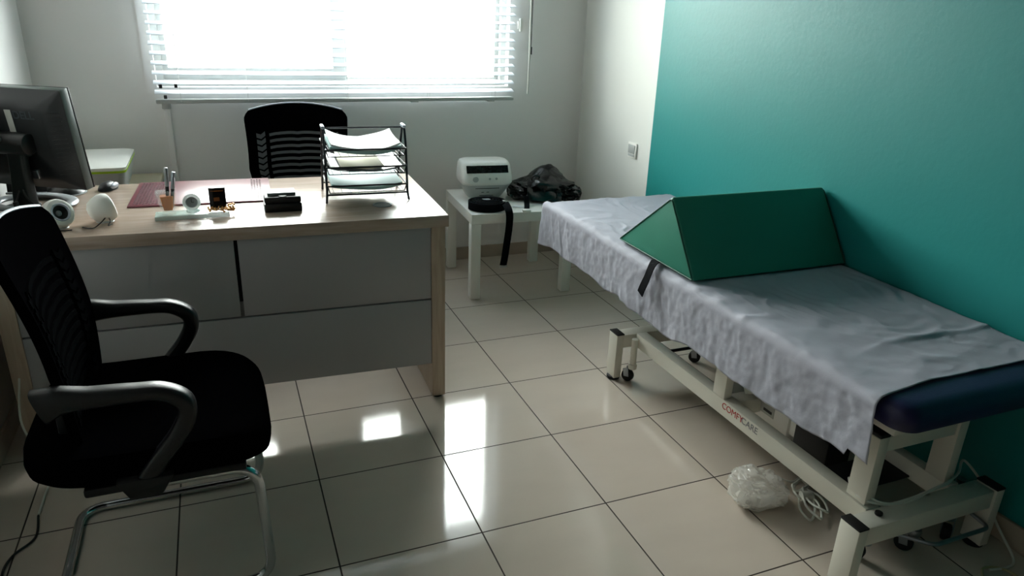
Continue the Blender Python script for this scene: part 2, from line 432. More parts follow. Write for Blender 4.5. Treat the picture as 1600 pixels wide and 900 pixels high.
ck = MB()
for cx, cz in ((-2.01, 1.012), (-1.945, 1.014), (-1.995, .964)): obj('end_stop', bb(MB().box(cx-.007, cx+.007, BY-.032, BY-.024, cz-.009, cz+.009, .002)), 'black', bl, 'black end stop')
wd = MB().cyl((-.146, .27, 2.13), (-.146, .262, 1.17), .006, seg=8)
wd.cyl((-.146, .262, 1.17), (-.15, .258, .965), .0052, seg=8)
obj('tilt_wand', bb(wd), 'cord', bl)
obj('pull_cord', bb(MB().tube([(-.135, .275, 2.13), (-.136, .27, 1.21), (-.138, .268, 1.19), (-.145, .268, 1.08)], .003, 8)), 'cable_b', bl, 'dark pull cord')
obj('cord_tassel', bb(MB().cyl((-.136, .27, 1.215), (-.138, .27, 1.175), .007, .009, 10)), 'black', bl)
single('cord_cleat', MB().box(-.014, .014, -.02, 0, -.022, .022, .004).box(-.007, .007, -.026, -.01, -.034, .034, .003), 'white_p',
       'small white cord cleat on the wall between blind and tilt wand', 'cleat', (-.186, YB, 1.325))
cd = thing('wall_conduit', 'thin white cable conduit running down the wall below the left end of the blind', 'conduit', (-2.0, YB-.004, .5))
obj('channel', MB().box(-.013, .013, -.009, .004, -.45, .43, .002), 'wall', cd)
obj('cap', MB().box(-.02, .02, -.014, .004, .40, .44, .003), 'frame', cd)

# ------------------------------------------------------------------ desk
DZ = .722
desk = thing('office_desk', 'long desk with pale wood laminate top and white front panels', 'desk', (-1.752, -.858, 0), math.radians(-2.2))
obj('desktop', MB().box(-.70, .70, -.35, .35, DZ-.042, DZ, .0025), 'wood', desk)
obj('side_panel', MB().box(.638, .688, -.345, .345, .012, DZ-.0425, .002), 'woodv', desk)
obj('side_panel', MB().box(-.688, -.638, -.345, .345, .012, DZ-.0425, .002), 'woodv', desk)
for sx in (-.663, .663):
    for sy in (-.32, .32): obj('glide', MB().cyl((sx, sy, 0), (sx, sy, .013), .018, bev=.002), 'rubber', desk)
mp_ = MB().box(.0, .637, -.342, -.324, .412, DZ-.043, .0015).box(-.637, -.010, -.342, -.324, .412, DZ-.043, .0015)
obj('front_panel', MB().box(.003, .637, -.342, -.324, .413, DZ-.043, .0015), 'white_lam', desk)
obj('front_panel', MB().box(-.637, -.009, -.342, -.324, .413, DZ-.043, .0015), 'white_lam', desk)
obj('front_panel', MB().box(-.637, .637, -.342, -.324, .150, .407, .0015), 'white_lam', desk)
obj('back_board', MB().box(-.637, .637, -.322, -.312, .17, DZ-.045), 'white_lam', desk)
obj('shade_strip', MB().box(-.009, .003, -.3235, -.3225, .46, DZ-.05), 'gap_shade', desk, 'black strip painting the shade in the gap between the upper panels')  # strip coloured black to stand for shade inside the panel gap
g = MB().lathe([(.034, 0), (.034, .0025), (.028, .003), (.028, .0012), (0, .0012)], (.5, -.165, DZ))
obj('cable_grommet', g, 'steel', desk)

# ------------------------------------------------------------------ mesh-back chairs
def back_pt(u, v, x0, z0, Hh, off=0, lean=.10):
    """u -1..1 across y, v 0..1 up; seat faces +x"""
    hw = .165+.065*min(1, v*2.2)**.8 + .006*math.cos(v*5)
    arch = -.035*u*u*v
    x = x0 - lean*v + .035*math.sin(v*PI)*.6 + .045*u*u*(.4+.6*v) + off
    return Vector((x, u*hw, z0+v*Hh+arch))
def slab(mb, x0, z0, Hh, u0, u1, v0, v1, off, th, nu=20, nv=24, fu=None, lean=.10):
    def f(a, b):
        u = u0+(u1-u0)*a; v = v0+(v1-v0)*b
        if fu: u, v = fu(u, v)
        return back_pt(u, v, x0, z0, Hh, off, lean)
    mb.grid(nu, nv, f, th, (-1, 0, 0))
def squircle(u, v):
    # round the corners of the outer frame
    a = abs(u); t = max(0, (v-.93)/.07)
    lim = 1-.10*t**2.2; b = max(0, (.10-v)/.10); lim2 = 1-.18*b**2
    return u*min(lim, lim2), v
def mesh_back(root, x0, z0, Hh, lean=.10, piping=True, wm='mesh_g'):
    mb = MB(); slab(mb, x0, z0, Hh, -1, 1, 0, 1, 0, .022, 32, 40, squircle, lean)
    bk = obj('backrest', mb, 'fabric_b', root)
    st = MB(); n = 12
    for k in range(n):
        v0 = .10+.70*k/n
        # central wavy strap with a dip in the middle, bowed
        def fc(a, b, v0=v0):
            u = -.56+1.12*a; dip = -.028*max(0, 1-abs(u)*2.2)+.012*math.cos(u*PI*1.6)
            return back_pt(u, v0+dip+b*.024, x0, z0, Hh, .0045, lean)
        st.grid(24, 2, fc, .004, (-1, 0, 0))
        for s in (-1, 1):
            def fs(a, b, v0=v0, s=s):
                u = s*(.64+.17*a); dip = -.022*(1-abs(a-.5)*2)
                return back_pt(u, v0+dip+b*.040, x0, z0, Hh, .0045, lean)
            st.grid(6, 2, fs, .004, (-1, 0, 0))
    obj('webbing', st, wm, bk, 'grey woven webbing stripes')
    if piping:
        pts = []
        for i in range(33):
            u = -1+2*i/32; uu, vv = squircle(u, 1); pts.append(back_pt(uu, 1, x0, z0, Hh, -.006, lean)+Vector((0, 0, .002)))
        obj('piping', MB().tube(pts, .0045, 8), 'pipe_g', bk, 'top edge piping, pale tone painted in for backlight')  # pale colour paints the backlight onto the top piping
    return bk

def arm_mesh(s, yoff=.25):
    path = [(-.180, .600), (-.145, .609), (-.09, .607), (0, .604), (.05, .597), (.088, .570), (.090, .530), (.066, .485), (.03, .440), (.0, .400), (-.012, .376)]
    hh = [.040, .030, .021, .017, .018, .020, .020, .019, .019, .021, .024]
    P = spline([(x, 0, z) for x, z in path], 5)
    def hval(i):
        t = i/(len(P)-1)*(len(hh)-1); k = min(int(t), len(hh)-2); return hh[k]+(hh[k+1]-hh[k])*(t-k)
    mb = MB()
    def sec(i):
        h = hval(i); wv = .024 if i < 30 else .022
        return [(math.copysign(abs(math.cos(a))**.55, math.cos(a))*wv, math.copysign(abs(math.sin(a))**.75, math.sin(a))*h) for a in [2*PI*k/20 for k in range(20)]]
    mb.sweep(P, sec, up=(0, 0, 1) if False else None) if False else None
    # explicit frames: side is always y
    b = bmesh.new(); rings = []
    for i, p in enumerate(P):
        t = (P[min(i+1, len(P)-1)]-P[max(i-1, 0)]).normalized(); nrm = Vector((-t.z, 0, t.x))
        rings.append([p+Vector((0, s*yoff, 0))+Vector((0, a, 0))+nrm*c for a, c in sec(i)])
    mb.loft(rings)
    # web at the back joining arm and backrest
    return mb

def seat_mesh(x0, x1, hw, zt, th):
    rings = []; n = 12
    cx, cy = (x0+x1)/2, 0
    def ring(scale, z, dx=0):
        out = []
        for k in range(48):
            a = 2*PI*k/48
            c, s_ = math.cos(a), math.sin(a); e = .42
            px = cx+dx+(x1-x0)/2*scale*math.copysign(abs(c)**e, c); py = hw*scale*math.copysign(abs(s_)**e, s_)
            fz = z-.030*max(0, (px-(x1-.16))/.16)**2+.012*max(0, (x0+.15-px)/.15)+.008*(py/hw)**2
            out.append((px, py, fz))
        return out
    rings.append(ring(.80, zt-th)); rings.append(ring(.93, zt-th+.004)); rings.append(ring(.985, zt-th+.02)); rings.append(ring(1, zt-th*.5))
    rings.append(ring(.985, zt-.015)); rings.append(ring(.95, zt-.004)); rings.append(ring(.85, zt)); rings.append(ring(.6, zt-.004)); rings.append(ring(.3, zt-.008)); rings.append(ring(.08, zt-.009))
    return MB().loft(rings)

# visitor chair, sled base, facing +x
vc = thing('visitor_chair', 'black visitor chair with loop arms and chrome sled base in front of the desk', 'chair', (-2.0, -1.765, 0), 0)
obj('seat', seat_mesh(-.262, .268, .255, .452, .085), 'fabric_b', vc)
mesh_back(vc, -.150, .44, .495, .085, wm='mesh_shaded')
for s in (-1, 1):
    a = obj('armrest', arm_mesh(s), 'black_arm', vc)
tb = MB()
hx, hy, r = .222, .222, .0125
loop = [(-.05, hy, .352), (hx, hy, .352), (hx+.012, hy, r), (-.255, hy, r), (-.255, -hy, r), (hx+.012, -hy, r), (hx, -hy, .352), (-.05, -hy, .352)]
tb.tube(fillet(loop, .065, 8), r, 14)
obj('sled_frame', tb, 'chrome', vc)
obj('seat_plate', MB().box(-.14, .20, -.235, .235, .350, .372, .006), 'black_m', vc)
for s in (-1, 1):
    obj('arm_bracket', MB().prism([(-.07, .40), (.05, .40), (.02, .352), (-.045, .352)], lambda u, v, d, s=s: (u, s*d, v), .232, .275, .006), 'black_m', vc)
sp = MB().box(-.19, -.165, -.12, .12, .36, .56, .008)
obj('back_support', sp, 'black_m', vc)

# swivel chair behind the desk, facing -y
oc = thing('office_chair', 'black mesh-back office chair with painted-in backlight on its top edge behind the desk', 'chair', (-1.45, -.20, 0), math.radians(-90-4))
obj('seat', seat_mesh(-.24, .26, .25, .47, .08), 'fabric_b', oc)
mesh_back(oc, -.14, .46, .50, .045)
obj('gas_column', MB().cyl((0, 0, .10), (0, 0, .39), .028).cyl((0, 0, .1), (0, 0, .22), .035), 'chrome', oc)
obj('seat_plate', MB().box(-.1, .1, -.26, .26, .375, .395, .005), 'black_m', oc)
obj('back_support', MB().box(-.175, -.155, -.08, .08, .40, .58, .006), 'black_m', oc)
ob = MB().cyl((0, 0, .07), (0, 0, .12), .045)
for k in range(5):
    a = 2*PI*k/5+.3
    ob.cyl((.03*math.cos(a), .03*math.sin(a), .10), (.27*math.cos(a), .27*math.sin(a), .072), .022, .013, 10)
st = obj('star_base', ob, 'black', oc)
for k in range(5):
    a = 2*PI*k/5+.3; cx, cy = .27*math.cos(a), .27*math.sin(a)
    obj('caster', MB().cyl((cx-.022*math.sin(a), cy+.022*math.cos(a), .027), (cx+.022*math.sin(a), cy-.022*math.cos(a), .027), .027, bev=.004).cyl((cx, cy, .03), (cx, cy, .075), .007), 'rubber', oc)

# ------------------------------------------------------------------ monitor
mr = math.radians(-31)
mo = thing('computer_monitor', 'black flat monitor turned away with a white sticker on its back', 'monitor', (-2.372, -.745, DZ), mr)
tl = Matrix.Translation((0, 0, .222)) @ Matrix.Rotation(math.radians(7), 4, 'X')
W2, H2 = .176, .168
def ml(mb): return mb.xf(tl)
bk = MB().prism([(-W2, -H2), (W2, -H2), (W2, H2), (-W2, H2)], lambda u, v, d: (u, d, v), -.004, .030, .004)
fr = obj('bezel', ml(bk), 'bezel', mo)
r1 = [(x, -.004, z) for x, z in rrect(2*W2-.004, 2*H2-.004, .006)]
r2 = [(x, -.022, z) for x, z in rrect(2*W2-.07, 2*H2-.06, .02)]
r3 = [(x, -.040, z) for x, z in rrect(2*W2-.12, 2*H2-.11, .03)]
bs = MB().loft([r1, r2, r3])
shell = obj('back_shell', ml(bs), 'mon_back', mo)
vs = MB()
for k in range(16):
    z = -.11+.014*k; vs.box(.128, .158, -.0205, -.0135, z, z+.003, mtx=None)
vs2 = MB()
for k in range(15):
    z = -.105+.0145*k
    vs2.tube([(.118, -.036, z), (.141, -.0225, z), (.160, -.0125, z)], .0016, 5)
obj('vent_ribs', ml(vs2), 'black', shell)
obj('front_rim', ml(MB().prism([(-W2, -H2), (W2, -H2), (W2, H2), (-W2, H2)], lambda u, v, d: (u, d, v), .0301, .036, .002)), 'black', mo)
obj('screen', ml(MB().box(-W2+.014, W2-.014, .0345, .0368, -H2+.016, H2-.016)), 'screen', mo)
text('lettering', 'DELL', .034, 'mark', shell, tl @ Matrix.Translation((.050, -.0408, .088)) @ Matrix.Rotation(PI/2, 4, 'X'), .0003, .0006)
obj('sticker', ml(MB().box(-.014, .008, -.0412, -.0402, .022, .105)), 'label', shell, 'white barcode sticker').rotation_euler = (0, 0, 0)
obj('hinge', MB().cyl((-.06, -.058, .215), (.062, -.058, .215), .036, bev=.008).box(-.05, .04, -.06, -.03, .17, .25, .008), 'black', mo)
obj('hinge_cap', MB().cyl((-.02, -.095, .235), (-.02, -.090, .235), .012), 'steel', mo)
stn = MB()
stn.loft([[(x, y, .012) for x, y in rrect(.075, .040, .012, cx=.008, cy=-.065)], [(x, y, .12) for x, y in rrect(.062, .034, .012, cx=.008, cy=-.062)], [(x, y, .215) for x, y in rrect(.062, .03, .012, cx=.008, cy=-.058)]])
obj('stand_column', stn, 'black', mo)
ring = [(.125*math.cos(a)-.005, .095*math.sin(a)-.02, .010) for a in [2*PI*k/40 for k in range(40)]]
rb = MB().sweep(ring, lambda i: [(.019*math.cos(q), .0095*math.sin(q)) for q in [2*PI*k/12 for k in range(12)]], closed=True, up=(0, 0, 1))
obj('stand_ring', rb, 'silver', mo, 'silver ring foot')
obj('stand_foot', MB().box(-.045, .035, -.11, -.03, .001, .016, .005), 'black', mo)
port = MB().box(-.02, .05, -.052, -.038, -.12, -.09, .003)
obj('port_plate', ml(port), 'steel', shell)
mc = MB().tube([(.015, -.05, .10), (.02, -.075, .075), (.03, -.085, .05), (.045, -.075, .02), (.05, -.06, .005)], .0035, 8, smooth=6)
obj('cable', mc, 'cable_b', mo)
mc = MB().tube([(-.0, -.055, .09), (.012, -.1, .045), (.03, -.13, .03), (.04, -.12, .006), (.02, -.09, .006)], .003, 8, smooth=6).cyl((.028, -.128, .04), (.033, -.128, .012), .008)
obj('cable', mc, 'cable_b', mo)

# black boxy device behind stand
bd = thing('desk_device', 'black boxy electronic device with a silver lower edge behind the monitor stand', 'device', (-2.43, -.53, DZ), math.radians(-10))
obj('housing', MB().prism([(-.05, 0), (.055, 0), (.045, .075), (.0, .095), (-.05, .095)], lambda u, v, d: (d, -u if False else u*-1, v), -.065, .065, .005), 'black', bd)
obj('edge_strip', MB().box(-.066, .066, -.064, -.050, .0005, .008, .002), 'silver', bd)
em = MB().tube([(.030, -.0535, .040), (.036, -.0525, .050), (.042, -.0535, .042), (.048, -.0525, .050), (.050, -.0535, .040)], .0015, 6, smooth=4)
obj('emblem', em, 'silver', bd, 'small silver squiggle emblem')
# round black dish
dd = thing('round_dish', 'round black low dish with a silver rim under the monitor corner', 'dish', (-2.315, -.60, DZ))
obj('bowl', MB().lathe([(0, 0), (.055, 0), (.062, .006), (.05, .02), (.03, .03), (0, .033)]), 'black', dd)
obj('rim', MB().lathe([(.058, .0005), (.066, .001), (.066, .004), (.058, .006), (.058, .0005)]), 'silver', dd)

# mouse
mm = thing('computer_mouse', 'black wireless mouse with grey sides left of the maroon desk pad', 'mouse', (-2.185, -.565, DZ), math.radians(-15))
b = MB(); b.ball((0, 0, 0), 1, (.031, .052, .029), 32)
bmesh.ops.bisect_plane(b.bm, geom=b.bm.verts[:]+b.bm.edges[:]+b.bm.faces[:], plane_co=(0, 0, .001), plane_no=(0, 0, 1), clear_inner=True)
bmesh.ops.holes_fill(b.bm, edges=b.bm.edges[:])
obj('shell', b, 'black_arm', mm)
obj('side_grip', MB().ball((.024, 0, .014), .012, (.8, 2.6, .9)), 'pipe_g', mm)
obj('wheel', MB().cyl((-.003, .030, .019), (.003, .030, .019), .007), 'rubber', mm)

# speakers: round pods
def speaker(loc, rz, tilt, label):
    t = thing('desktop_speaker', label, 'speaker', loc, rz, 'white round speakers on the desk')
    X = Matrix.Translation((0, 0, .043)) @ Matrix.Rotation(tilt, 4, 'X')
    prof = [(0, -.046), (.016, -.044), (.030, -.036), (.040, -.02), (.0455, .0), (.045, .012), (.040, .024), (.034, .027), (.0285, .027), (.026, .022)]
    body = MB().lathe(prof, seg=36, mtx=Matrix.Rotation(PI/2, 4, 'X')).xf(X)
    obj('pod', body, 'white_p', t)
    RX = Matrix.Rotation(PI/2, 4, 'X')
    obj('ring', MB().lathe([(.0285, .0268), (.026, .029), (.022, .026), (.0225, .021)], mtx=RX).xf(X), 'pipe_g', t)
    cone = obj('cone', MB().lathe([(.026, .0222), (.020, .020), (.010, .012), (0, .012)], mtx=RX).xf(X), 'black', t)
    obj('dust_cap', MB().lathe([(.009, .0121), (.006, .016), (0, .018)], mtx=RX).xf(X), 'silver', cone)
    obj('foot', MB().lathe([(.022, 0), (.026, .0), (.022, .006), (0, .006)]), 'white_pg', t)
    return t
speaker((-2.265, -1.075, DZ), math.radians(38), math.radians(-24), 'white round speaker beside the visitor chair back, its dark cone facing the camera')
speaker((-2.145, -1.03, DZ), math.radians(112), math.radians(-14), 'white round speaker turned away, nearer the glass pen stand')
single('speaker_cable', MB().tube([(-2.20, -1.10, DZ+.004), (-2.17, -1.115, DZ+.003), (-2.15, -1.09, DZ+.012), (-2.135, -1.06, DZ+.022), (-2.125, -1.075, DZ+.012), (-2.13, -1.095, DZ+.003), (-2.12, -1.08, DZ+.004)], .0018, 8, smooth=6), 'cable_b',
       'thin black wire curling between the two white speakers', 'cable')
single('speaker_cable', MB().tube([(-2.225, -1.12, DZ+.003), (-2.30, -1.12, DZ+.003), (-2.37, -1.09, DZ+.003), (-2.44, -1.06, DZ+.003)], .0018, 8, smooth=6), 'cable_b',
       'black wire running left from the nearer white speaker', 'cable')

# desk pad
dp = thing('desk_pad', 'glossy maroon leatherette desk pad with embossed ends', 'desk pad', (-1.855, -.70, DZ), math.radians(-2.2))
obj('pad', MB().box(-.235, .235, -.185, .185, 0, .006, .002), 'maroon', dp)
for x0, x1, nx_ in ((-.222, -.130, 9), (.165, .205, 4)):
    e = MB()
    for i in range(nx_):
        for j in range(34):
            px = x0+(x1-x0)*(i+.5)/nx_; py = -.168+.336*(j+.5)/34
            if (i+j) % 2: e.cyl((px, py, .0055), (px, py, .0072), .0048, .0036, 6)
    obj('embossed_band', e, 'maroon_d', dp)

# glass desk set
gs = thing('glass_pen_stand', 'glass desk stand with amber pen cup, round clock and dark card', 'pen stand', (-1.875, -1.035, DZ), math.radians(1))
obj('base', MB().box(-.125, .10, -.036, .036, 0, .014, .002), 'crystal_g', gs)
cup = MB().loft([[(x, y, .015) for x, y in rrect(.040, .040, .004, cx=-.082)], [(x, y, .088) for x, y in rrect(.062, .055, .004, cx=-.085)]])
cup.loft([[(x, y, .024) for x, y in rrect(.032, .032, .003, cx=-.082)], [(x, y, .0881) for x, y in rrect(.056, .049, .003, cx=-.085)]])
obj('cup', cup, 'crystal', gs)
obj('amber_insert', MB().loft([[(x, y, .028) for x, y in rrect(.027, .027, .006, cx=-.083)], [(x, y, .074) for x, y in rrect(.040, .034, .008, cx=-.084)]]), 'amber', gs)
RXm = Matrix.Rotation(math.radians(62), 4, 'X')
obj('clock_ring', MB().lathe([(.018, .006), (.026, .006), (.028, 0), (.024, -.008), (0, -.008)], (-.012, -.008, .050), mtx=RXm), 'crystal_w', gs)
cf = obj('clock_face', MB().lathe([(0, .004), (.0175, .004), (.0185, .007), (.0165, .008), (.0155, .005)], (-.012, -.008, .048), mtx=RXm), 'clockface', gs)
obj('clock_hand', MB().box(-.0008, .0008, 0, .011, .0045, .0053).box(0, .007, -.0008, .0008, .0045, .0053).xf(Matrix.Translation((-.012, -.008, .048)) @ RXm), 'black', cf)
obj('clock_foot', MB().ball((-.012, 0, .020), .013, (1, .8, .8)).ball((-.024, .004, .018), .008).ball((.001, .004, .018), .008), 'crystal_w', gs)
obj('dark_card', MB().box(-.026, .026, -.003, .003, -.006, .062, .001).xf(Matrix.Translation((.068, 0, .028)) @ Matrix.Rotation(math.radians(-10), 4, 'X')), 'darkpic', gs)
obj('card_print', MB().box(-.012, .006, -.0036, -.003, .018, .030).box(-.020, .020, -.0036, -.003, .050, .053).xf(Matrix.Translation((.068, 0, .028)) @ Matrix.Rotation(math.radians(-10), 4, 'X')), 'brownlabel', gs)
be = MB(); random.seed(3)
for k in range(70):
    px = random.uniform(.036, .112); be.ball((px, random.uniform(-.03, -.004), .017+random.random()*.012), random.uniform(.002, .0042), seg=8)
for k in range(16): be.ball((random.uniform(.098, .118), random.uniform(-.02, .02), .016+random.random()*.02), .004, seg=8)
obj('gold_beads', be, 'gold', gs)
for i, (dx, dy, lx, ly, h, mcol, lab) in enumerate(((-.083, .004, .008, -.004, .165, 'silver', 'taller silver pen standing in the amber glass cup'), (-.074, -.004, .020, .006, .150, 'steel', 'shorter steel pen standing in the amber glass cup'))):
    p = thing('pen', lab, 'pen', (-1.875+dx, -1.035+dy, DZ+.030))
    a, bq = Vector((0, 0, 0)), Vector((lx, ly, h-.03))
    obj('barrel', MB().cyl(a+(bq-a)*.05, a+(bq-a)*.55, .006, seg=12), 'black', p)
    obj('cap', MB().cyl(a+(bq-a)*.55, bq, .0068, .0056, 12, bev=.001), mcol, p)
    obj('clip', MB().cyl(a+(bq-a)*.62+Vector((.004, -.005, 0)), bq+Vector((.002, -.006, -.004)), .0012, seg=6), 'chrome', p)

# business card box
cb = thing('card_holder', 'black card box with grey cards between the pen stand and the letter tray', 'card holder', (-1.60, -1.01, DZ), math.radians(-1))
obj('tray', MB().box(-.062, .062, -.045, .045, 0, .030, .004), 'black', cb)
obj('lid', MB().box(-.060, .060, -.040, .047, .031, .052, .004), 'black_m', cb)
obj('cards', MB().box(-.048, .044, -.020, .045, .0525, .062, .0008), 'bezel', cb)
obj('lid_tab', MB().cyl((0, -.028, .052), (0, -.028, .055), .014), 'bezel', cb)

# ------------------------------------------------------------------ letter tray
lt = thing('letter_tray', 'black wire three-tier letter tray near the right end of the desk', 'letter tray', (-1.29, -.86, DZ), math.radians(-3))
def side(s):
    x = .145*s
    f_ = [(x+.004*s, -.125, .003), (x, -.118, .035), (x, -.105, .19), (x, -.075, .262), (x, -.035, .262), (x, .005, .19), (x, .09, .02), (x, .10, .003)]
    m2 = MB().tube(fillet(f_, .018, 5), .0045, 8)
    return m2
for s in (-1, 1):
    obj('side_frame', side(s), 'wire', lt)
    for fx, fy_ in ((.149*s, -.125), (.145*s, .10)): obj('foot', MB().ball((fx, fy_, .005), .005), 'rubber', lt)
    obj('top_clip', MB().box(.145*s-.006, .145*s+.006, -.085, -.025, .258, .270, .004), 'pipe_g', lt)
obj('handle_bar', MB().tube([(-.145, -.03, .255), (.145, -.03, .255)], .0032, 8), 'wire', lt)
obj('lower_bar', MB().tube([(-.145, -.119, .030), (.145, -.119, .030)], .0035, 8), 'wire', lt)
obj('lower_bar', MB().tube([(-.145, .088, .03), (.145, .088, .03)], .003, 8), 'wire', lt)
tiers = (.040, .107, .170)
for z in tiers:
    t = MB()
    t.tube(fillet([(-.142, -.125, z+.022), (.142, -.125, z+.022), (.142, .125, z+.022), (-.142, .125, z+.022), (-.142, -.125, z+.022)], .01), .003, 8)
    t.tube([(-.135, -.118, z-.004), (.135, -.118, z-.004)], .002, 6)
    for s in (-1, 1): t.tube([(.142*s, -.122, z+.022), (.135*s, -.118, z-.004), (.135*s, .118, z-.004), (.142*s, .122, z+.022)], .002, 6)
    for k in range(9): t.tube([(-.12+.03*k, -.118, z-.004), (-.12+.03*k, .118, z-.004)], .0012, 5)
    obj('tray', t, 'wire', lt)
def papers(name, z, m, label, w=.255, curl=.02, dx=0, th=.006, y0=-.117, y1=.115, cat='papers', sag=.012, lift=.0):
    def f(u, v):
        x = (u-.5)*w; y = y0+(y1-y0)*v
        e = abs(u-.5)*2
        return (x+dx, y, z+sag*e**2.5+curl*v**3*(.4+.6*e)+.002*math.sin(7*u+3*v)+lift*v)
    o = single(name, MB().grid(20, 14, f, -th, (0, 0, -1)), m, label, cat, (-1.29, -.86, DZ), math.radians(-3))
    return o
papers('paper_stack', .044, 'paper_b', 'pale blue papers on the bottom tier of the letter tray', curl=.012, th=.012)
papers('paper_stack', .111, 'plastic_s', 'clear plastic sleeves on the middle tier of the letter tray', curl=.016, th=.006)
papers('paper_stack', .1225, 'paper_c', 'cream papers lying on the plastic sleeves of the middle tier', w=.155, curl=.016, th=.004, dx=-.015, sag=.002)
papers('paper_stack', .172, 'paper_b', 'pale blue folder under the white sheets on the top tier', curl=.010, th=.012, sag=.018)
papers('paper_stack', .186, 'paper', 'white sheets curling on the top tier of the letter tray', w=.245, curl=.018, th=.006, sag=.020)

# ------------------------------------------------------------------ printer and stand behind the desk
pc = thing('printer_cabinet', 'low pale cabinet behind the desk under the white printer', 'cabinet', (-2.29, .06, 0))
obj('carcass', MB().box(-.225, .225, -.25, .245, .0, .575, .003), 'lack', pc)
obj('top', MB().box(-.23, .235, -.26, .248, .576, .596, .003), 'paper_c', pc)
pr = thing('printer', 'white printer with a lime green line around its lid behind the monitor', 'printer', (-2.32, -.07, .597))
def pring(w, d, z, r=.03): return [(x, y, z) for x, y in rrect(w, d, r)]
obj('body', MB().loft([pring(.27, .33, 0), pring(.30, .38, .04), pring(.335, .43, .125)]), 'white_pg', pr)
obj('green_band', MB().loft([pring(.340, .435, .1255), pring(.345, .44, .134)]), 'green_line', pr, 'lime green band')
obj('lid', MB().loft([pring(.340, .435, .1345), pring(.345, .44, .148), pring(.32, .41, .153)]), 'white_p', pr)

# ------------------------------------------------------------------ wall switch
ws = thing('wall_switch', 'white switch plate on the white strip of wall beside the teal paint', 'switch', (XR, -.308, .737), 0)
obj('plate', MB().box(-.010, 0, -.042, .042, -.040, .040, .004), 'white_p', ws)
obj('rocker', MB().box(-.0135, -.0095, -.03, .032, -.016, .030, .002), 'frame', ws)
obj('lower_strip', MB().box(-.012, -.0095, -.03, .032, -.031, -.019, .001), 'white_pg', ws)

# ------------------------------------------------------------------ side table and things on it
lk = thing('side_table', 'square white side table with thick legs beside the examination bed', 'table', (-.375, -.055, 0), math.radians(-3.5))
obj('tabletop', MB().box(-.275, .275, -.275, .275, .40, .45, .0025), 'lack', lk)
for sx in (-1, 1):
    for sy in (-1, 1): obj('leg', MB().box(sx*.25-.025, sx*.25+.025, sy*.25-.025, sy*.25+.025, 0, .3995, .0015), 'lack', lk)

cp = thing('cpap_machine', 'white breathing machine with a dark display window on the side table', 'medical device', (-.483, .03, .451), math.radians(-6))
def cr(w, d, z, cy, r, tilt=0): return [(x, y, z+tilt*(y-cy)) for x, y in rrect(w, d, r, cx=0, cy=cy)]
obj('lower_housing', MB().loft([cr(.17, .10, .0, .02, .025), cr(.19, .12, .012, .015, .03), cr(.262, .185, .083, -.005, .04)]), 'white_pg', cp)
obj('upper_housing', MB().loft([cr(.262, .185, .0835, -.005, .04), cr(.277, .20, .094, -.006, .045), cr(.279, .195, .120, -.002, .045), cr(.268, .158, .182, .012, .045), cr(.255, .14, .195, .018, .045), cr(.23, .12, .200, .02, .04)]), 'white_p', cp)
def fy(z): return -.0995+(z-.120)*(.0325/.062)
dw = MB().grid(16, 4, lambda a, b: (-.112+.224*a, fy(.146+.036*b)-.0015, .146+.036*b), .003, (0, 1, 0))
obj('display_window', dw, 'lcd', cp, 'dark glossy display window')
obj('knob', MB().cyl((-.068, -.107, .117), (-.068, -.096, .117), .0155, seg=20, bev=.003), 'white_pg', cp)
for bx_ in (.008, .044): obj('button', MB().cyl((bx_, -.1035, .118), (bx_, -.098, .118), .006), 'white_pg', cp)
def ly(z): return -.045-(z-.012)*(.0525/.071)-.0015
for (xa, xb, za, zb) in ((-.065, .065, .062, .067), (-.028, -.014, .038, .044), (.0, .014, .038, .044), (-.035, .04, .016, .022)):
    obj('slot', MB().box(xa, xb, ly(za)-.001, ly(za)+.006, za, zb), 'black_arm', cp)

# coiled black strap
cs = thing('coiled_strap', 'coiled black webbing strap with its tail hanging over the side table edge', 'strap', (-.555, -.215, .451))
spi = []
for k in range(200):
    a = k/200*2*PI*5.2; r = .020+.078*k/199
    spi.append((r*math.cos(a)*1.02, r*math.sin(a)*.92, .021+.012*(1-k/199)))
obj('coil', MB().sweep(spi, lambda i: [(.0045, -.020), (.0045, .020), (-.0045, .020), (-.0045, -.020)], up=(0, 0, 1)), 'strap', cs)
obj('coil_centre', MB().lathe([(0, .001), (.09, .001), (.088, .030), (.05, .040), (0, .043)]).xf(Matrix.Diagonal((1, .9, 1, 1))), 'strap', cs)
E0 = Vector((-.555, -.215, .451))
tail = [Vector(p)-E0 for p in ((-.470, -.25, .486), (-.478, -.30, .484), (-.482, -.340, .470), (-.484, -.362, .44), (-.488, -.366, .38), (-.497, -.366, .30), (-.505, -.364, .23), (-.512, -.364, .190))]
def flat(w, t): return lambda i: [(w, -t), (w, t), (-w, t), (-w, -t)]
def ribbon(pts, w, t, side, k=6):
    P = spline(pts, k); rings = []; sv = Vector(side).normalized()
    for i, p in enumerate(P):
        d = (P[min(i+1, len(P)-1)]-P[max(i-1, 0)]).normalized(); n = d.cross(sv).normalized(); s2 = n.cross(d)
        rings.append([p+s2*w+n*t, p-s2*w+n*t, p-s2*w-n*t, p+s2*w-n*t])
    return MB().loft(rings)
obj('tail', ribbon(tail, .019, .002, (1, .1, .15)), 'strap', cs)
obj('end_tag', MB().box(-.545+.555-.0, -.545+.555+.04, -.152, -.147, -.275, -.262, .001).xf(Matrix.Translation((.014, 0, 0))), 'label', cs, 'pale end tag')
obj('buckle', MB().box(-.025, .02, -.02, .015, .040, .050, .004), 'silver', cs)
obj('keeper', MB().box(.076, .094, -.045, -.020, .026, .046, .004), 'label', cs)

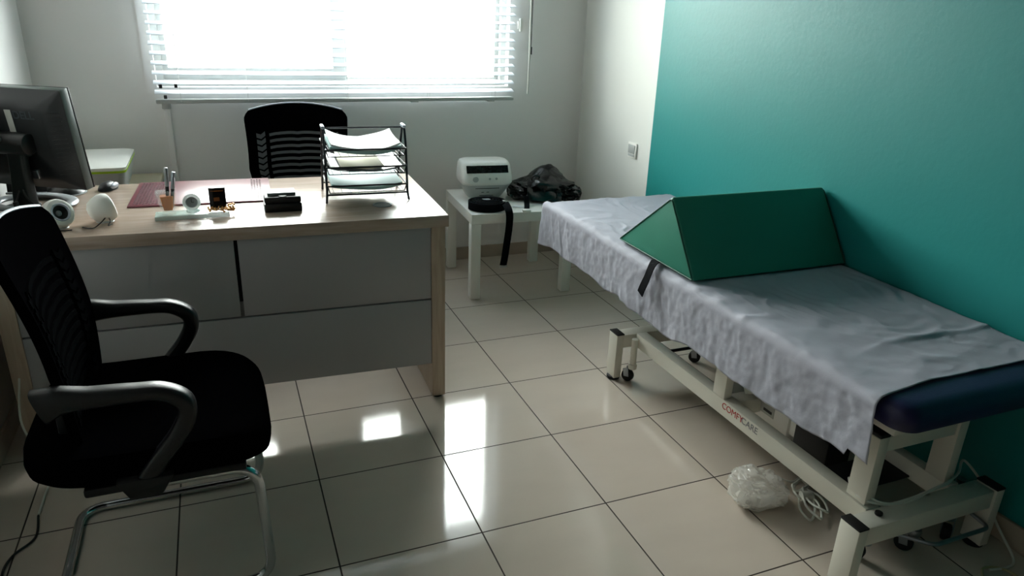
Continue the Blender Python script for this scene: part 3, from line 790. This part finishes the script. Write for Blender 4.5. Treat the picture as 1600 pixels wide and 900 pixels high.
# black leather bag
bg = thing('leather_bag', 'slouched black leather bag on the side table', 'bag', (-.16, -.06, .451))
def blob(cx, cy, cz, sx, sy, sz, amp, seed, fl=True):
    b = MB(); b.ball((0, 0, 0), 1, seg=56)
    for v in b.bm.verts:
        p = v.co.copy(); e = .7
        q = Vector([math.copysign(abs(c)**e, c) for c in p])
        n1 = noise.noise(q*1.6+Vector((seed, 0, 0))); n2 = 1-abs(noise.noise(q*3.1+Vector((0, seed, 0))))*2; 
        n3 = 1-abs(noise.noise(q*6.5+Vector((0, 0, seed))))*2
        k = 1+amp*(n1*1.1+n2*.45+n3*.16)
        v.co = Vector((cx+q.x*sx*k, cy+q.y*sy*k, cz+q.z*sz*k))
        if fl and v.co.z < 0.0015: v.co.z = .0015
    return b
b1 = blob(-.012, .0, .045, .138, .115, .062, .30, 3.1)
for v in b1.bm.verts:
    x = v.co.x; hgt = max(0, 1-((x-.02)/.09)**2); 
    if v.co.z > .03: v.co.z += .055*hgt*max(0, 1-abs(v.co.y-.03)/.13)*min(1, (v.co.z-.03)/.04)
    if x < -.10 and v.co.z > .04: v.co.z -= .010
obj('body', b1, 'leather', bg)
b2 = blob(.09, -.03, .03, .078, .09, .045, .35, 7.7)
obj('side_pouch', b2, 'leather', bg)
b3 = blob(-.120, .02, .03, .070, .085, .038, .25, 5.2)
obj('front_pouch', b3, 'leather', bg)
def flp(u, v):
    x = -.165+.175*u+.035*v; y = -.150+.085*v+.03*abs(u-.5)**2
    return (x, y, .022+.080*v**.75+.012*math.sin(u*PI)*v+.004*math.sin(u*9+v*5))
obj('flap', MB().grid(24, 18, flp, .006, (0, .4, -1)), 'leather', bg)
obj('flap_seam', MB().tube([Vector(flp(.985, t/8))+Vector((0, -.001, .003)) for t in range(9)], .0025, 6, smooth=3), 'leather', bg)
obj('handle', MB().tube([(-.10, -.045, .105), (-.098, -.045, .122), (-.078, -.045, .132), (-.058, -.045, .124), (-.050, -.045, .108)], .0045, 8, smooth=6), 'leather', bg)
obj('shoulder_strap', ribbon([(-.165, -.13, .045), (-.185, -.19, .012), (-.20, -.225, .0065), (-.212, -.258, .006)], .014, .0018, (1, -.2, 0)), 'strap', bg)
obj('white_buckle', MB().box(-.022, .022, -.016, .016, -.002, .012, .005).xf(Matrix.Translation((-.217, -.262, .0)) @ Matrix.Rotation(-.25, 4, 'Z')), 'white_p', bg, 'white plastic buckle')
obj('paper_tag', MB().box(-.03, .03, -.018, .018, .001, .003, .0008).xf(Matrix.Translation((-.222, -.165, 0)) @ Matrix.Rotation(-.6, 4, 'Z')), 'paper', bg, 'white tag under the bag')

# ------------------------------------------------------------------ examination bed
BD = (-.12, -1.65, 0)
bed = thing('examination_bed', 'long adjustable examination bed with navy cushion and cream steel frame against the teal wall', 'bed', BD)
def bx(mb): return mb.xf(Matrix.Translation((-BD[0], -BD[1], 0)))
CX0, CX1, CY0, CY1 = -.432, .190, -2.615, -.685
# cushion: rounded slab
def cring(ins, z):
    return [(x, y, z) for x, y in rrect(CX1-CX0-2*ins, CY1-CY0-2*ins, .05, 8, (CX0+CX1)/2, (CY0+CY1)/2)]
cu = MB().loft([cring(.012, .528), cring(.003, .533), cring(0, .545), cring(0, .568), cring(.006, .583), cring(.018, .592), cring(.04, .594)])
obj('cushion', bx(cu), 'navy', bed, 'navy vinyl cushion')
uf = MB().box(CX0+.05, CX0+.09, CY0+.06, CY1-.05, .488, .527, .003).box(CX1-.09, CX1-.05, CY0+.06, CY1-.05, .488, .527, .003)
for yy in (CY0+.09, -2.0, -1.4, CY1-.12): uf.box(CX0+.091, CX1-.091, yy, yy+.04, .488, .526, .003)
obj('cushion_frame', bx(uf), 'bedmetal', bed)
RLX, RRX = (-.302, -.255), (.005, .045)
base = MB()
base.box(*RLX, -2.47, -1.30, .142, .200, .002).box(*RRX, -2.47, -1.30, .142, .200, .002)
obj('base_rail', bx(MB().box(RLX[0], RLX[1], -2.475, -1.315, .142, .200, .003)), 'bedmetal', bed)
rr_ = obj('base_rail', bx(MB().box(RRX[0], RRX[1], -2.475, -1.315, .142, .200, .003)), 'bedmetal', bed)
obj('cross_beam', bx(MB().box(-.36, .11, -1.314, -1.254, .142, .198, .003)), 'bedmetal', bed)
obj('cross_beam', bx(MB().box(-.36, .11, -2.535, -2.476, .142, .198, .003)), 'bedmetal', bed)
obj('cross_brace', bx(MB().box(-.254, .004, -1.90, -1.84, .142, .196, .003)), 'bedmetal', bed)
obj('shade_plate', bx(MB().box(-.254, .004, -2.36, -2.24, .150, .156, .002)), 'black_m', bed)  # plate coloured black to stand for the shade between the rails
for x0 in (-.392, .112):
    for ya in (-1.318, -2.540):
        lg = obj('foot_post', bx(MB().box(x0, x0+.032, ya, ya+.062, .012, .200, .002)), 'bedmetal', bed)
        obj('end_cap', bx(MB().box(x0-.001, x0+.033, ya-.001, ya+.063, .2002, .206, .002)), 'rubber', lg, 'black end cap')
        obj('foot_pad', bx(MB().cyl((x0+.016, ya+.031, 0), (x0+.016, ya+.031, .014), .027, bev=.003)), 'rubber', lg)
for (px, py) in ((RLX[0], -1.875), (.008, -1.875)):
    obj('upright', bx(MB().box(px, px+.032, py, py+.06, .2005, .40, .002)), 'bedmetal', bed)
for (px, py, zt) in ((-.296, -2.462, .405), (.0, -2.462, .405)):
    u = obj('upright', bx(MB().box(px, px+.034, py, py+.062, .2005, zt, .002)), 'bedmetal', bed)
    obj('end_cap', bx(MB().box(px-.001, px+.035, py-.001, py+.063, zt+.0003, zt+.012, .003)), 'rubber', u, 'black end cap')
obj('portal_bar', bx(MB().box(-.2615, -.0005, -2.455, -2.415, .355, .400, .002)), 'bedmetal', bed)
obj('screw_cap', bx(MB().cyl((-.285, -2.50, .1985), (-.285, -2.50, .207), .010, bev=.002)), 'rubber', bed)
# lift arms and strut
def bar(p0, p1, w, h):
    p0, p1 = Vector(p0), Vector(p1); d = (p1-p0); L_ = d.length
    m_ = Matrix.Translation((p0+p1)/2) @ d.to_track_quat('Y', 'Z').to_matrix().to_4x4()
    return MB().box(-w/2, w/2, -L_/2, L_/2, -h/2, h/2, .002, mtx=m_)
for xx in (-.235, -.03):
    obj('lift_arm', bx(bar((xx, -2.40, .36), (xx, -1.50, .50), .03, .045)), 'bedmetal', bed)
obj('lift_arm', bx(bar((-.20, -1.86, .22), (-.20, -2.30, .47), .022, .04)), 'bedmetal', bed)
obj('lift_arm', bx(bar((-.06, -1.86, .22), (-.06, -2.30, .47), .022, .04)), 'bedmetal', bed)
mt = obj('actuator', bx(MB().box(-.16, -.11, -2.03, -1.83, .10, .25, .008).box(-.15, -.12, -2.10, -2.03, .13, .19, .004)), 'white_p', bed, 'pale actuator box')
obj('actuator_label', bx(MB().box(-.1612, -.1602, -1.965, -1.90, .15, .205)), 'label', mt)
obj('actuator_print', bx(MB().box(-.1618, -.1612, -1.955, -1.915, .16, .170)), 'black', mt)
for yy in (-1.845, -2.015):
    obj('actuator_screw', bx(MB().cyl((-.163, yy, .235), (-.160, yy, .235), .004, seg=10)), 'black', mt)
obj('actuator_rod', bx(MB().cyl((-.135, -1.84, .20), (-.135, -1.62, .30), .012)), 'chrome', bed)
obj('control_box', bx(MB().box(-.16, -.06, -2.20, -2.06, .10, .20, .006)), 'black_m', bed)
# pedal bar and casters
obj('pedal_bar', bx(MB().tube([(-.25, -1.35, .115), (.06, -1.35, .115)], .007, 8).tube([(-.02, -1.35, .115), (-.02, -1.36, .18)], .006, 8)), 'wire', bed)
obj('pedal_bar', bx(MB().tube(fillet([(-.20, -2.45, .09), (-.12, -2.56, .10), (.09, -2.56, .10), (.10, -2.50, .10)], .02), .006, 8)), 'steel', bed)
for i, (cx, cy, ang) in enumerate(((-.325, -1.345, .5), (.045, -1.285, .8), (-.245, -2.455, .4), (-.085, -2.475, .5), (.075, -2.46, 2.2))):
    ca = obj('caster', bx(MB().cyl((cx, cy, .075), (cx, cy, .198 if i != 0 else .19), .0125, seg=14).cyl((cx, cy, .060), (cx, cy, .082), .018, bev=.003)), 'bedmetal' if i == 0 else 'steel', bed)
    ox, oy = .018*math.cos(ang+PI/2), .018*math.sin(ang+PI/2)
    ax = Vector((math.cos(ang), math.sin(ang), 0))
    c0 = Vector((cx+ox, cy+oy, .025))
    obj('wheel', bx(MB().cyl(c0-ax*.012, c0+ax*.012, .025, seg=24, bev=.005)), 'rubber', ca)
    obj('fork', bx(MB().prism([(-.012, .0), (.010, -.002), (.016, .03), (-.006, .04)], lambda u, v, d: c0+Vector((-ax.y, ax.x, 0))*u*1.0+Vector((0, 0, v))+ax*d, .0135, .0155).prism([(-.012, .0), (.010, -.002), (.016, .03), (-.006, .04)], lambda u, v, d: c0+Vector((-ax.y, ax.x, 0))*u+Vector((0, 0, v))+ax*d, -.0155, -.0135)), 'steel', ca)
TM = Matrix.Translation((RLX[0]-.0006-BD[0], -1.926-BD[1], .180)) @ Matrix.Rotation(-PI/2, 4, 'Z') @ Matrix.Rotation(PI/2, 4, 'X')
text('lettering', 'COMFY', .032, 'red', rr_, TM, .0004, 0)['label'] = 'red letters on the rail'
TM = Matrix.Translation((RLX[0]-.0006-BD[0], -2.012-BD[1], .180)) @ Matrix.Rotation(-PI/2, 4, 'Z') @ Matrix.Rotation(PI/2, 4, 'X')
text('lettering', 'CARE', .032, 'greyp', rr_, TM, .0004, 0)['label'] = 'grey letters on the rail'

# sheet
def sheet():
    top_w = .645; drop = .185; nu, nv = 150, 330
    Lx0, Lx1 = -.446, .198
    ytop0, ytop1 = -.672, -2.52
    def ridge(p): return max(0, 1-abs(noise.noise(p))*3.2)
    def wr(x, y):
        q = Vector((noise.noise(Vector((x*2, y*2, 5))), noise.noise(Vector((x*2, y*2, 8))), 0))*.35
        w_ = .0065*ridge(Vector((x*2.2+y*2.0, y*2.6-x*2.6, 0))+q*3)*max(0, .5+noise.noise(Vector((x*3, y*3, 21))))
        w_ += .0048*ridge(Vector((x*4+y*6, y*3.0-x*7, 4))+q*4)*max(0, .4+noise.noise(Vector((x*4, y*3, 31)))*1.5)
        w_ += .0030*ridge(Vector((x*16-y*5, y*10+x*9, 14))+q*6)*max(0, .25+noise.noise(Vector((x*5, y*4, 41)))*1.8)
        w_ += .0012*noise.noise(Vector((x*22, y*30, 1)))
        dx, dy = x+.02, y+1.93; rad = math.hypot(dx*1.25, dy)
        env = math.exp(-((rad-.26)/.13)**2)*max(0, min(1, .55+1.4*noise.noise(Vector((x*4, y*4, 9)))))
        w_ += .0042*env*(math.sin(rad*115+4*noise.noise(Vector((x*5, y*5, 2))))*.5+.5)
        # long creases near the foot end
        w_ += .005*math.exp(-((y+2.33-.10*x+.02*math.sin(x*9))/.012)**2)*(.5+.5*math.sin(x*6+1))
        return w_
    def f(u, v):
        # u: 0 = wall side, 1 = hem of the drop ; v: 0 far, 1 near
        s = u*(top_w+drop)
        y = ytop0+(ytop1-ytop0)*v
        endbow = .030*math.sin(PI*min(1, s/top_w))*-1*0
        hemw = .030*noise.noise(Vector((y*2.9, 1.7, 0)))+.012*noise.noise(Vector((y*9, .3, 0)))
        yo = y
        if v > .985 or True:
            k = max(0, (v-.80)/.20); yo = y-.045*k*k*max(0, (s-.45)/.38)
        if s <= top_w-.02:
            x = Lx1-s
            # soft fall at the far end
            z = .5975+wr(x, y)
            fe = max(0, (.025-v)/.025); z -= .03*fe**2
            if s > top_w-.06: z -= .004*((s-(top_w-.06))/.04)**2
            return (x, yo, z)
        t = s-(top_w-.02); R = .024; arc = R*PI/2
        x1 = Lx1-(top_w-.02)
        if t < arc:
            a = t/R; return (x1-R*math.sin(a), yo, .5935-R*(1-math.cos(a))+wr(x1, y)*math.cos(a)+.003*noise.noise(Vector((y*25, a, 3))))
        d = t-arc; d *= (drop+.02-arc+hemw*1.0)/(drop+.02-arc)
        kk = d/drop
        fold = .014*kk*noise.noise(Vector((y*4.5, 8, 0)))+.006*kk*noise.noise(Vector((y*13+d*4, d*5, 3)))+.0035*ridge(Vector((y*13+d*5, d*2.5, 5)))*(.3+kk)*max(0, .4+noise.noise(Vector((y*5, d*8, 2)))*2)+.0022*noise.noise(Vector((y*34, d*26, 15)))+.0012*noise.noise(Vector((y*70, d*60, 25)))
        fe = max(0, (.04-v)/.04)
        return (x1-R-fold-.006*kk, yo+.02*kk*fe, .5935-R-d*(.86 if v > .97 else 1)*1)
    mb = MB().grid(nv, nu, lambda a, b: f(b, a))
    # far end drop
    def fe(u, v):
        x = Lx1+.0-(top_w-.02)*u
        return (x+.003*math.sin(u*30)*v, ytop0+.012*v, .569-.15*v)
    return mb
sh = single('bed_sheet', sheet(), 'sheet', 'crumpled white disposable sheet covering the examination bed', 'sheet', ang=80)
md = sh.modifiers.new('s', 'SOLIDIFY'); md.thickness = .0008

# wedge
wg = thing('wedge_pillow', 'large green vinyl wedge pillow lying across the examination bed', 'pillow', (-.09, -1.559, .606), math.radians(-.3))
tri = [(-.235, 0), (.248, 0), (-.067, .239)]
def wf(u, v, d): return (d, u, v)
obj('cushion', MB().prism(tri, wf, -.335, .302, .010, 4), 'greenv', wg)
for d in (-.3355, .3025):
    ins = [(-.228, .004), (.237, .004), (-.067, .231)]
    sm = MB().tube(fillet([(d, ins[0][0], ins[0][1]), (d, ins[1][0], ins[1][1]), (d, ins[2][0], ins[2][1]), (d, ins[0][0], ins[0][1])], .012, 4), .0022, 6)
    obj('seam', sm, 'greenseam', wg)
obj('strap', ribbon([(-.325, -.02, -.0005), (-.352, -.035, .003), (-.372, -.045, -.014), (-.384, -.045, -.05), (-.388, -.03, -.09), (-.388, -.02, -.115)], .017, .0016, (0, 1, 0)), 'strap', wg, 'black strap hanging over the bed edge')

# bubble wrapped parcel
bw = thing('wrapped_parcel', 'small white box loosely wrapped in bubble wrap on the floor by the bed', 'parcel', (-.350, -2.142, 0), math.radians(-14))
obj('box', MB().box(-.062, .060, -.048, .048, .006, .042, .006), 'white_p', bw)
wp = MB(); b = bmesh.new(); bmesh.ops.create_icosphere(b, subdivisions=5, radius=1)
for v in b.verts:
    p = v.co.copy(); q = Vector([math.copysign(abs(c)**.6, c) for c in p])
    n1 = noise.noise(q*2.2+Vector((3, 1, 0))); n2 = abs(noise.noise(q*6)); n3 = noise.noise(q*19)
    k = 1+.16*n1-.22*n2+.035*n3
    v.co = Vector((q.x*.084*k, q.y*.070*k, .044+q.z*.045*k+(.02 if q.x < 0 and q.z > 0 else 0)*q.z))
    if v.co.z < .002: v.co.z = .002
wp.merge(b)
obj('bubble_wrap', wp, 'wrap', bw, 'crinkled clear bubble wrap', ang=25)
single('power_cable', MB().tube([(-.25, -2.10, .04), (-.21, -2.09, .012), (-.17, -2.11, .005), (-.11, -2.08, .005), (-.07, -2.03, .012), (-.10, -2.0, .02), (-.14, -2.03, .02), (-.09, -2.09, .02), (-.05, -2.12, .03)], .0035, 8, smooth=7), 'cable',
       'pale cable running from the wrapped parcel under the bed rail', 'cable')
cc = thing('cable_bundle', 'tied bundle of pale cable loops lying under the bed rail', 'cable', (-.205, -2.205, 0))
def loopc(a, r1, r2, z, c0=(0, 0)):
    return [(c0[0]+r1*math.cos(t)*math.cos(a)-r2*math.sin(t)*math.sin(a), c0[1]+r1*math.cos(t)*math.sin(a)+r2*math.sin(t)*math.cos(a), z+.004*math.sin(3*t)) for t in [2*PI*k/24 for k in range(24)]]
lp = MB()
for a, r1, r2, z, c0 in ((.9, .070, .022, .010, (-.02, -.02)), (1.15, .065, .018, .017, (-.01, -.03)), (1.4, .060, .02, .023, (.01, -.02)), (.7, .05, .02, .012, (.02, .05)), (.3, .045, .018, .020, (.03, .06))):
    lp.tube(loopc(a, r1, r2, z, c0), .0036, 8, closed=True)
obj('loops', lp, 'cable', cc)
obj('tie', MB().cyl((-.012, .015, .017), (.022, .005, .017), .016, seg=14), 'cable', cc)
single('frame_cable', MB().tube([(-.245, -2.36, .207), (-.285, -2.41, .212), (-.29, -2.455, .214), (-.24, -2.482, .206), (-.16, -2.486, .206), (-.07, -2.478, .206), (.01, -2.47, .210), (.05, -2.44, .207), (.03, -2.38, .207)], .0042, 8, smooth=7), 'cable',
       'pale grey cable looped around the near end of the bed frame', 'cable')
single('frame_cable', MB().tube([(-.25, -2.37, .207), (-.275, -2.43, .222), (-.26, -2.477, .214), (-.18, -2.494, .206), (-.08, -2.484, .214), (-.01, -2.477, .218), (.07, -2.45, .212), (.13, -2.42, .22), (.175, -2.47, .15), (.19, -2.52, .06), (.17, -2.60, .006), (.12, -2.62, .005), (.06, -2.61, .005)], .0036, 8, smooth=7), 'cable',
       'thin pale cable falling from the bed frame to the floor near the teal wall', 'cable')
single('floor_cable', MB().tube([(.02, -2.62, .005), (.05, -2.60, .005), (.09, -2.612, .005), (.11, -2.65, .005), (.08, -2.71, .005)], .0036, 8, smooth=7), 'cable_y',
       'yellowish cable loop on the floor at the foot of the bed', 'cable')
single('floor_cable', MB().tube([(-2.37, -1.52, .005), (-2.36, -1.62, .005), (-2.40, -1.68, .005), (-2.41, -1.75, .005), (-2.38, -1.85, .005), (-2.40, -1.95, .005), (-2.48, -2.02, .005)], .0032, 8, smooth=7), 'cable_b',
       'thin black cable on the floor behind the visitor chair', 'cable')
single('floor_cable', MB().tube([(-2.42, -1.22, .30), (-2.43, -1.26, .18), (-2.40, -1.30, .10), (-2.36, -1.34, .03), (-2.37, -1.42, .006), (-2.37, -1.515, .005)], .0032, 8, smooth=7), 'cable',
       'grey cable hanging down beside the left end of the desk', 'cable')

# ------------------------------------------------------------------ light, world, camera
def area(name, loc, rot, sx, sy, e, col=(1, 1, 1)):
    l = bpy.data.lights.new(name, 'AREA'); l.shape = 'RECTANGLE'; l.size = sx; l.size_y = sy; l.energy = e; l.color = col
    o = bpy.data.objects.new(name, l); C.objects.link(o); o.location = loc; o.rotation_euler = rot; return o
area('window_daylight', (-1.14, YB+.95, 2.35), (math.radians(-66), 0, 0), 2.6, 2.0, 620, (1.0, .95, .93))
wr_ = bpy.data.worlds.new('sky'); bpy.context.scene.world = wr_; wr_.use_nodes = True
bgN = wr_.node_tree.nodes['Background']; bgN.inputs[0].default_value = (1, .955, .935, 1); bgN.inputs[1].default_value = 24.0

cam = bpy.data.cameras.new('camera'); co = bpy.data.objects.new('camera', cam); C.objects.link(co)
a = Vector((0.92831, -0.37008, 0.03668)); 
import math as _m
yw, pt, rl = 0.392432413, -0.366853749, 0.0367002505
cy_, sy_, cp_, sp_, cr_, sr_ = _m.cos(yw), _m.sin(yw), _m.cos(pt), _m.sin(pt), _m.cos(rl), _m.sin(rl)
fw = Vector((sy_*cp_, cy_*cp_, sp_)); rt = Vector((cy_, -sy_, 0)); up = rt.cross(fw)
r2_ = cr_*rt+sr_*up; u2_ = -sr_*rt+cr_*up
mw = Matrix((r2_, u2_, -fw)).transposed().to_4x4(); mw.translation = Vector((-1.77918, -3.55480, 1.38782))
co.matrix_world = mw
cam.sensor_width = 36; cam.lens = 1119.543/1600*36; cam.clip_start = .02
sc = bpy.context.scene; sc.camera = co
sc.view_settings.view_transform = 'Standard'; sc.view_settings.look = 'Medium Contrast'; sc.view_settings.exposure = .42; sc.view_settings.gamma = 1.0
sc.cycles.max_bounces = 10; sc.cycles.diffuse_bounces = 5; sc.cycles.transparent_max_bounces = 16
sc.cycles.caustics_reflective = False; sc.cycles.caustics_refractive = False
sc.cycles.sample_clamp_indirect = 6
